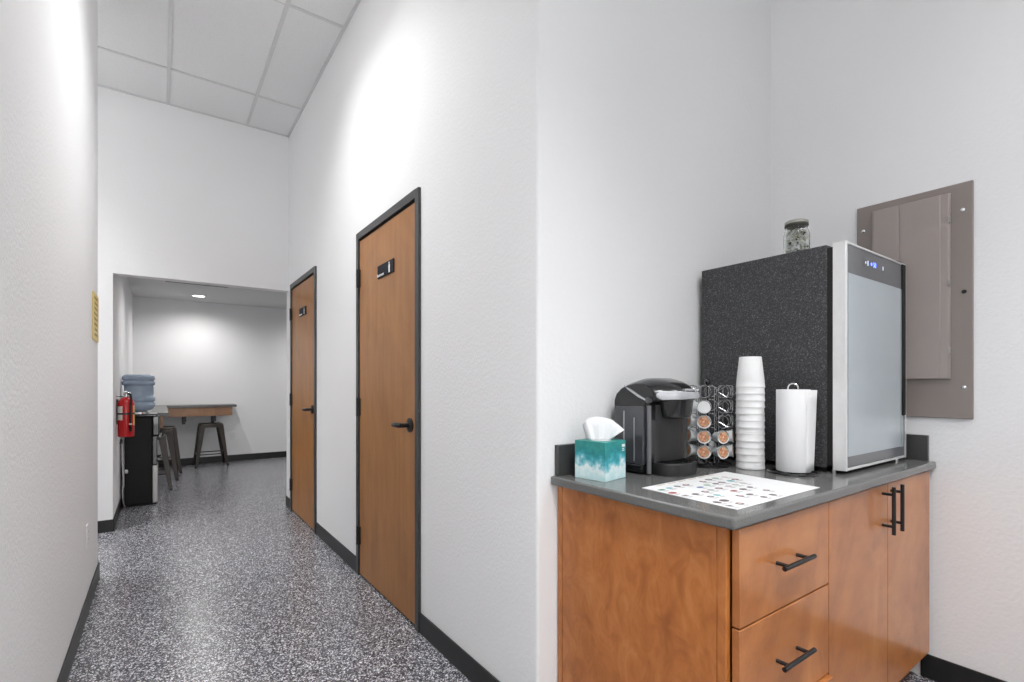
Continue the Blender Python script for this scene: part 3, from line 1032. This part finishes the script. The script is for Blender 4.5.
mb = MB()
mb.loft([[on_sheet(*uv, 0.0003) for uv in ((0, 0), (1, 0), (1, 1), (0, 1))], [on_sheet(*uv, 0.0012) for uv in ((0, 0), (1, 0), (1, 1), (0, 1))]])
inks = ['paper', 'ink_dark', 'ink_grey', 'ink_blue', 'ink_red', 'ink_green', 'ink_pink', 'ink_teal', 'ink_tan']
for cidx in range(9):
    for ridx in range(6):
        u, v = 0.05 + 0.092 * cidx + rnd.uniform(-0.014, 0.014), 0.09 + 0.148 * ridx + rnd.uniform(-0.014, 0.014)
        if (cidx >= 7 and ridx <= 1) or (cidx == 8 and ridx <= 3) or rnd.random() < 0.16:
            continue
        mi = rnd.choice((1, 1, 1, 1, 1, 1, 2, 2, 3, 4, 5, 7))
        du, dv = rnd.uniform(0.022, 0.034), rnd.uniform(0.028, 0.042)
        mb.quad([on_sheet(u + du * cos(2 * pi * i / 14), v + dv * sin(2 * pi * i / 14), 0.00135) for i in range(14)], mi)
        mb.quad([on_sheet(u + 0.004 + 0.5 * du * cos(2 * pi * i / 12), v + 0.004 + 0.4 * dv * sin(2 * pi * i / 12), 0.00145) for i in range(12)], rnd.choice((1, 1, 2, 6)))
        for q in range(2):
            vv = v - dv - 0.016 - 0.018 * q
            ww = rnd.uniform(0.02, 0.036)
            mb.quad([on_sheet(u - ww, vv - 0.005, 0.00135), on_sheet(u + ww, vv - 0.005, 0.00135), on_sheet(u + ww, vv + 0.005, 0.00135), on_sheet(u - ww, vv + 0.005, 0.00135)], 2)
for q in range(6):
    v = 0.965
    u = 0.12 + 0.12 * q
    mb.quad([on_sheet(u, v - 0.012, 0.00135), on_sheet(u + 0.09, v - 0.012, 0.00135), on_sheet(u + 0.09, v + 0.012, 0.00135), on_sheet(u, v + 0.012, 0.00135)], 8)
mb.build('sheet', [M[i] for i in inks], ch, smooth=0)

# ---------------------------------------------------------------- electrical panel
ep = thing('electrical_panel', (XN, 0.732, 1.085), 'taupe metal electrical panel on the wall beside the cooler', 'electrical panel')
hgt = 0.94
MB().box(-0.014, -0.001, -0.199, 0.199, 0.0, hgt).build('trim_cover', M['taupe'], ep, bevel=0.004, seg=3)
# raised lid: shallow tray with sloping rim
y0, y1, z0, z1 = -0.129, 0.134, 0.160, 0.905
mb = MB()
outer = [(y0 - 0.004, z0 - 0.004), (y1 + 0.004, z0 - 0.004), (y1 + 0.004, z1 + 0.004), (y0 - 0.004, z1 + 0.004)]
mid = [(y0, z0), (y1, z0), (y1, z1), (y0, z1)]
mb.loft([[(-0.014, a, b) for a, b in outer], [(-0.030, a, b) for a, b in mid]])
lid = mb.build('lid', M['taupe_lid'], ep, bevel=0.003)
MB().box(-0.0335, -0.0295, y0 + 0.026, 0.036 - 0.004, z0 + 0.001, z1 - 0.001).build('lid_door', M['taupe_lid'], lid, bevel=0.002)
MB().box(-0.0335, -0.0295, 0.036, y1 - 0.006, z0 + 0.001, z1 - 0.001).build('dead_front', M['taupe_lid'], lid, bevel=0.002)
for z in (0.80, 0.545, 0.275):
    MB().box(-0.0335, -0.016, y0 - 0.004, y0 + 0.001, z - 0.013, z + 0.013).build('hinge', M['steel'], lid, bevel=0.001)
for y, z in ((-0.168, 0.83), (-0.172, 0.505), (-0.172, 0.125), (0.172, 0.83), (0.172, 0.125)):
    sc = MB().lathe([(0.0, 0.0), (0.008, 0.0), (0.0075, 0.003), (0.004, 0.005), (0.0, 0.0055)], 16, frame_T((-0.014, y, z), (0, 1, 0), (0, 0, 1)) @ Matrix.Rotation(pi, 4, 'X'))
    sc.build('screw', M['rubber'] if z == 0.505 else M['chrome'], ep)


# ---------------------------------------------------------------- wall outlets and sign
def outlet(loc, rz, label):
    """faces local -y"""
    t = thing('wall_outlet', loc, label, 'outlet', rz)
    MB().box(-0.036, 0.036, -0.006, -0.0005, -0.058, 0.058).build('cover_plate', M['plate'], t, bevel=0.002)
    for z in (-0.02, 0.02):
        s = MB().lathe([(0.0, 0.0), (0.0165, 0.0), (0.0165, 0.0015), (0.0, 0.0016)], 20, Matrix.Translation((0, -0.006, z)) @ Matrix.Rotation(pi / 2, 4, 'X')).build('socket', M['plate'], t)
        MB().box(-0.008, -0.006, -0.0082, -0.0074, z - 0.002, z + 0.006).box(0.006, 0.008, -0.0082, -0.0074, z - 0.002, z + 0.006).build('slot', M['rubber'], s)
    return t


outlet((XL, 3.45, 0.42), pi / 2, 'white outlet plate low on the near corridor wall')
outlet((0.965, YB, 0.41), 0, 'white outlet plate on the back wall beside the lone stool')
outlet((0.62, YB, 0.37), 0, 'outlet-shaped white plate added for shadow marks behind the lone stool')  # added plate standing in for shadow marks on the wall

sg = thing('wall_sign', (XL, 3.885, 1.625), 'yellow sign with dark lettering on the near corridor wall', 'sign')
MB().box(0.0005, 0.006, -0.15, 0.15, -0.14, 0.14).build('plate', M['yellow'], sg, bevel=0.002)
mb = MB()
for r_ in range(8):
    z = 0.112 - 0.031 * r_
    y = 0.07
    while y > -0.09:
        w = rnd.uniform(0.012, 0.04)
        mb.box(0.006, 0.0068, y - w, y, z - 0.007, z + 0.007)
        y -= w + 0.014
mb.build('lettering', M['signdark'], sg, smooth=0)

# ---------------------------------------------------------------- break room: downlights and slot diffuser
for dx, dy in DOWNLIGHTS:
    t = thing('downlight', (dx, dy, HB), 'round recessed downlight glowing in the break room ceiling', 'ceiling light', group='break room downlights')
    MB().lathe([(0.075, 0.0), (0.095, -0.001), (0.095, -0.006), (0.078, -0.009), (0.075, -0.004), (0.075, 0.0)], 32, cap=False).build('trim_ring', M['plate'], t)
    MB().lathe([(0.0, -0.001), (0.075, -0.001), (0.075, -0.005), (0.0, -0.0055)], 32).build('lens', M['downlamp'], t)
sl = thing('slot_diffuser', (0.40, 7.50, HB), 'long thin dark air slot in the break room ceiling', 'air vent')
MB().box(-0.34, 0.34, -0.045, -0.03, -0.006, -0.0005).box(-0.34, 0.34, 0.03, 0.045, -0.006, -0.0005).build('frame', M['grid'], sl)
MB().box(-0.34, 0.34, -0.03, 0.03, -0.003, -0.0005).build('slot', M['rubber'], sl)

# ---------------------------------------------------------------- bar counters
ZB = 0.92
bf = thing('bar_counter', (0.08, 8.69, 0), 'narrow wooden wall bar along the break room back wall', 'bar counter')


def bbox(root, x0, x1, y0, y1, z0, z1, name, mat, bev=0.002):
    mb = MB()
    wbox(mb, root, x0, x1, y0, y1, z0, z1)
    return mb.build(name, mat, root, bevel=bev)


bbox(bf, 0.085, 0.97, 8.69, YB - 0.001, ZB - 0.035, ZB, 'top', M['bartop'])
bbox(bf, 0.10, 0.915, 8.715, 8.745, ZB - 0.165, ZB - 0.035, 'apron', M['barwood'])
for x in (0.30, 0.68):
    mb = MB()
    wbox(mb, bf, x - 0.022, x + 0.022, 8.75, YB - 0.002, ZB - 0.045, ZB - 0.036)
    wbox(mb, bf, x - 0.022, x + 0.022, YB - 0.012, YB - 0.002, ZB - 0.30, ZB - 0.036)
    wbox(mb, bf, x - 0.022, x + 0.022, 8.75, 8.76, ZB - 0.25, ZB - 0.036)
    mb.build('bracket', M['blackmetal'], bf)
bl = thing('bar_counter', (0.08, 6.6, 0), 'wooden wall bar behind the water dispenser with stools under it', 'bar counter')
bbox(bl, XL + 0.001, 0.082, 6.56, YB - 0.001, ZB - 0.035, ZB, 'top', M['bartop'])
bbox(bl, 0.005, 0.035, 6.60, 8.71, ZB - 0.165, ZB - 0.035, 'apron', M['barwood'])
bbox(bl, XL + 0.02, 0.005, 6.60, 6.63, ZB - 0.165, ZB - 0.035, 'end_apron', M['barwood'])
for y in (7.2, 8.1):
    mb = MB()
    wbox(mb, bl, XL + 0.002, 0.0, y - 0.022, y + 0.022, ZB - 0.045, ZB - 0.036)
    wbox(mb, bl, XL + 0.002, XL + 0.012, y - 0.022, y + 0.022, ZB - 0.30, ZB - 0.045)
    mb.build('bracket', M['blackmetal'], bl)


# ---------------------------------------------------------------- metal stools
def make_stool():
    t = thing('metal_stool', (0, 0, 0), 'x', 'stool', group='backless metal stools in the break room')
    hs, s, f = 0.64, 0.150, 0.200
    # seat: pressed square pan with rounded corners
    def rsq(h, r, z, n=6):
        out = []
        for cx_, cy_, a0 in ((h - r, h - r, 0), (-h + r, h - r, 90), (-h + r, -h + r, 180), (h - r, -h + r, 270)):
            for i in range(n):
                a = radians(a0 + 90 * i / (n - 1))
                out.append((cx_ + r * cos(a), cy_ + r * sin(a), z))
        return out
    MB().loft([rsq(s + 0.004, 0.035, hs - 0.055), rsq(s + 0.002, 0.035, hs - 0.012), rsq(s - 0.006, 0.032, hs), rsq(s - 0.022, 0.028, hs - 0.001), rsq(s - 0.03, 0.025, hs - 0.007)]).build('seat', M['stool'], t)
    for sx in (-1, 1):
        for sy in (-1, 1):
            top = Vector((sx * (s - 0.012), sy * (s - 0.012), hs - 0.02))
            bot = Vector((sx * f, sy * f, 0.012))
            rings = []
            for k in range(7):
                u = k / 6
                p = top.lerp(bot, u)
                w = 0.048 * (1 - u) + 0.022 * u
                d = 0.012
                # angle-section leg: L profile hugging the corner
                px, py = p.x, p.y
                rings.append([(px + sx * 0.014, py + sy * 0.014, p.z), (px + sx * 0.014 - sx * w * 1.5, py + sy * 0.014, p.z), (px + sx * 0.014 - sx * w * 1.5, py + sy * 0.014 - sy * 0.006, p.z), (px + sx * 0.014 - sx * d, py + sy * 0.014 - sy * d, p.z), (px + sx * 0.014 - sx * 0.006, py + sy * 0.014 - sy * w * 1.5, p.z), (px + sx * 0.014, py + sy * 0.014 - sy * w * 1.5, p.z)])
            lg = MB().loft(rings).build('leg', M['stool'], t, bevel=0.002)
            MB().cyl((bot.x + sx * 0.004, bot.y + sy * 0.004, 0.0), (bot.x + sx * 0.004, bot.y + sy * 0.004, 0.03), 0.013, 0.012, 12).build('rubber_foot', M['rubber'], lg)
    zb = 0.19
    q = s + (f - s) * (1 - zb / hs)
    for a, b in (((-q, -q), (q, -q)), ((q, -q), (q, q)), ((q, q), (-q, q)), ((-q, q), (-q, -q))):
        MB().tube([(a[0], a[1], zb), (b[0], b[1], zb)], 0.008, 8).build('footrest', M['stool'], t)
    return t


st = make_stool()
for i, (x, y, rz, lab) in enumerate(((0.632, 8.78, 2, 'gunmetal stool standing alone under the bar on the back wall'),
                                     (-0.095, 7.17, 1, 'gunmetal stool nearest the water dispenser under the wall bar'),
                                     (-0.01, 7.83, -2, 'middle of the three gunmetal stools under the wall bar'),
                                     (0.03, 8.40, 3, 'gunmetal stool under the wall bar, nearest the room corner'))):
    o = st if i == 0 else copy_tree(st)
    o.location = (x, y, 0)
    o.rotation_euler = (0, 0, radians(rz))
    o['label'] = lab

# ---------------------------------------------------------------- water dispenser and bottle
WX, WY = -0.148, 6.385
wd = thing('water_dispenser', (WX, WY, 0), 'tall black water dispenser with a silver lower front in the break room', 'water dispenser')
a, b = 0.137, 0.135
MB().box(-a, a - 0.05, -b, b, 0.012, 0.895).build('body', M['black'], wd, bevel=0.008, seg=3)
MB().box(a - 0.05, a, -b, b, 0.015, 0.40).build('lower_front', M['steel'], wd, bevel=0.008, seg=3)
MB().box(a - 0.05, a - 0.006, -b, b, 0.402, 0.70).build('upper_front', M['blackgloss'], wd, bevel=0.008, seg=3)
MB().box(a - 0.05, a + 0.012, -b, b, 0.70, 0.905).build('tap_head', M['blackgloss'], wd, bevel=0.012, seg=3)
for y in (-0.05, 0.05):
    MB().box(a + 0.0, a + 0.03, y - 0.012, y + 0.012, 0.67, 0.72).build('tap', M['blackgloss'], wd, bevel=0.004)
MB().box(a - 0.03, a + 0.025, -b + 0.02, b - 0.02, 0.44, 0.475).build('drip_tray', M['blackgloss'], wd, bevel=0.004)
mb = MB().prism([(-a, -b), (a - 0.005, -b), (a - 0.005, b), (-a, b)], 'z', 0.895, 0.925)
mb.build('top_cover', M['blackgloss'], wd, bevel=0.012, seg=3)
MB().lathe([(0.085, 0.925), (0.10, 0.925), (0.095, 0.945), (0.075, 0.947), (0.05, 0.93), (0.0, 0.928)], 28, Matrix.Translation((-0.026, 0, 0))).build('bottle_collar', M['chrome'], wd)
MB().box(-a + 0.01, a - 0.02, -b + 0.01, b - 0.01, 0.0, 0.013).build('plinth', M['rubber'], wd)
R0 = 0.138
pr = [(0.0, 0.0), (0.03, 0.0), (0.045, 0.008), (0.09, 0.018), (0.118, 0.03), (0.128, 0.05), (R0, 0.062), (R0, 0.092), (0.126, 0.102), (0.126, 0.108), (R0, 0.118), (R0, 0.150), (0.124, 0.160), (0.121, 0.175), (0.121, 0.265), (0.124, 0.275), (R0, 0.285),
      (R0, 0.312), (0.126, 0.320), (0.126, 0.326), (R0, 0.335), (R0, 0.362), (0.130, 0.374), (0.118, 0.383), (0.10, 0.386), (0.0, 0.384)]
wb = thing('water_bottle', (WX - 0.026, WY, 0.940), 'large blue water bottle upside down on the black dispenser', 'water bottle')
MB().lathe(pr, 40).build('bottle_body', M['bottle'], wb, smooth=60)
MB().box(0.118, 0.126, -0.03, 0.03, 0.18, 0.26).build('hand_grip', M['bottle'], wb, bevel=0.003)

pc = thing('power_cord', (XL + 0.02, 6.0, 0), 'thin white power cord hanging down the wall to the water dispenser', 'cord')
MB().tube([(0.004, 0.02, 0.66), (0.006, 0.02, 0.60), (0.006, 0.02, 0.5), (0.010, 0.05, 0.40), (0.012, 0.09, 0.30), (0.006, 0.12, 0.20), (0.004, 0.16, 0.10), (0.012, 0.20, 0.03), (0.02, 0.245, 0.012)], 0.005, 8).build('cable', M['cord'], pc)
MB().tube([(-0.01, 0.02, 0.66), (-0.006, 0.06, 0.70), (0.0, 0.12, 0.68), (0.0, 0.15, 0.5), (0.0, 0.2, 0.2), (0.004, 0.24, 0.02)], 0.004, 8).build('black_lead', M['rubber'], pc)
MB().lathe([(0.0, 0.0), (0.018, 0.0), (0.02, 0.004), (0.02, 0.016), (0.012, 0.022), (0.0, 0.023)], 20, Matrix.Translation((0.022, 0.16, 0.37)) @ Matrix.Rotation(pi / 2, 4, 'Y')).build('wall_plug', M['plate'], pc)

# ---------------------------------------------------------------- fire extinguisher
ex = thing('fire_extinguisher', (XL + 0.070, 5.70, 0.752), 'red fire extinguisher on a wall bracket beside the water dispenser', 'fire extinguisher')
ex.scale = (1, 1, 1.13)
ER = 0.062
MB().lathe([(0.0, 0.0), (ER - 0.006, 0.0), (ER, 0.008), (ER, 0.265), (ER - 0.006, 0.285), (ER - 0.020, 0.303), (0.028, 0.312), (0.020, 0.318), (0.0, 0.32)], 36).build('cylinder', M['red'], ex)
vl = MB().lathe([(0.0, 0.316), (0.018, 0.316), (0.018, 0.335), (0.022, 0.338), (0.022, 0.352), (0.012, 0.36), (0.0, 0.36)], 20).build('valve', M['chrome'], ex)
mb = MB().box(-0.012, 0.012, -0.085, 0.02, 0.36, 0.367)
mb.tube([(0.0, -0.01, 0.345), (0.0, -0.05, 0.352), (0.0, -0.09, 0.362)], 0.005, 8)
mb.build('lever', M['chrome'], vl)
MB().cyl((0.022, 0, 0.345), (0.034, 0, 0.345), 0.014, n=16).build('gauge', M['label_white'], vl)
hz = [(0.02, -0.015, 0.345), (0.034, -0.03, 0.335), (0.040, -0.056, 0.30), (0.036, -0.064, 0.25), (0.034, -0.066, 0.16), (0.034, -0.066, 0.09)]
hs_ = MB().tube(hz, 0.008, 10).build('hose', M['rubber'], ex)
MB().cyl((0.034, -0.066, 0.10), (0.034, -0.066, 0.045), 0.009, 0.012, n=12).build('nozzle', M['black'], hs_)
MB().cyl((0.034, -0.066, 0.098), (0.034, -0.066, 0.108), 0.0115, n=12).build('nozzle_clip', M['signwhite'], hs_)
lb = []


def curved_label(a0, a1, z0, z1, mat, name):
    n = 8
    mb = MB()
    rr = ER + 0.0006
    mb.loft([[(rr * cos(radians(a0 + (a1 - a0) * i / n)), rr * sin(radians(a0 + (a1 - a0) * i / n)), z) for i in range(n + 1)] for z in (z0, z1)], False, False)
    return mb.build(name, mat, ex)


curved_label(-178, -112, 0.135, 0.245, M['label_white'], 'paper_label')
curved_label(-36, -8, 0.09, 0.25, M['label_yellow'], 'side_label')
MB().lathe([(ER + 0.0005, 0.178), (ER + 0.003, 0.178), (ER + 0.003, 0.192), (ER + 0.0005, 0.192), (ER + 0.0005, 0.178)], 36, cap=False).box(-0.072, -0.055, -0.02, 0.02, 0.10, 0.30).box(-0.07, -0.01, 0.015, 0.03, 0.318, 0.324).tube([(-0.072, -0.02, 0.31), (-0.072, -0.02, 0.375)], 0.003, 6).build('wall_bracket', M['blackmetal'], ex)
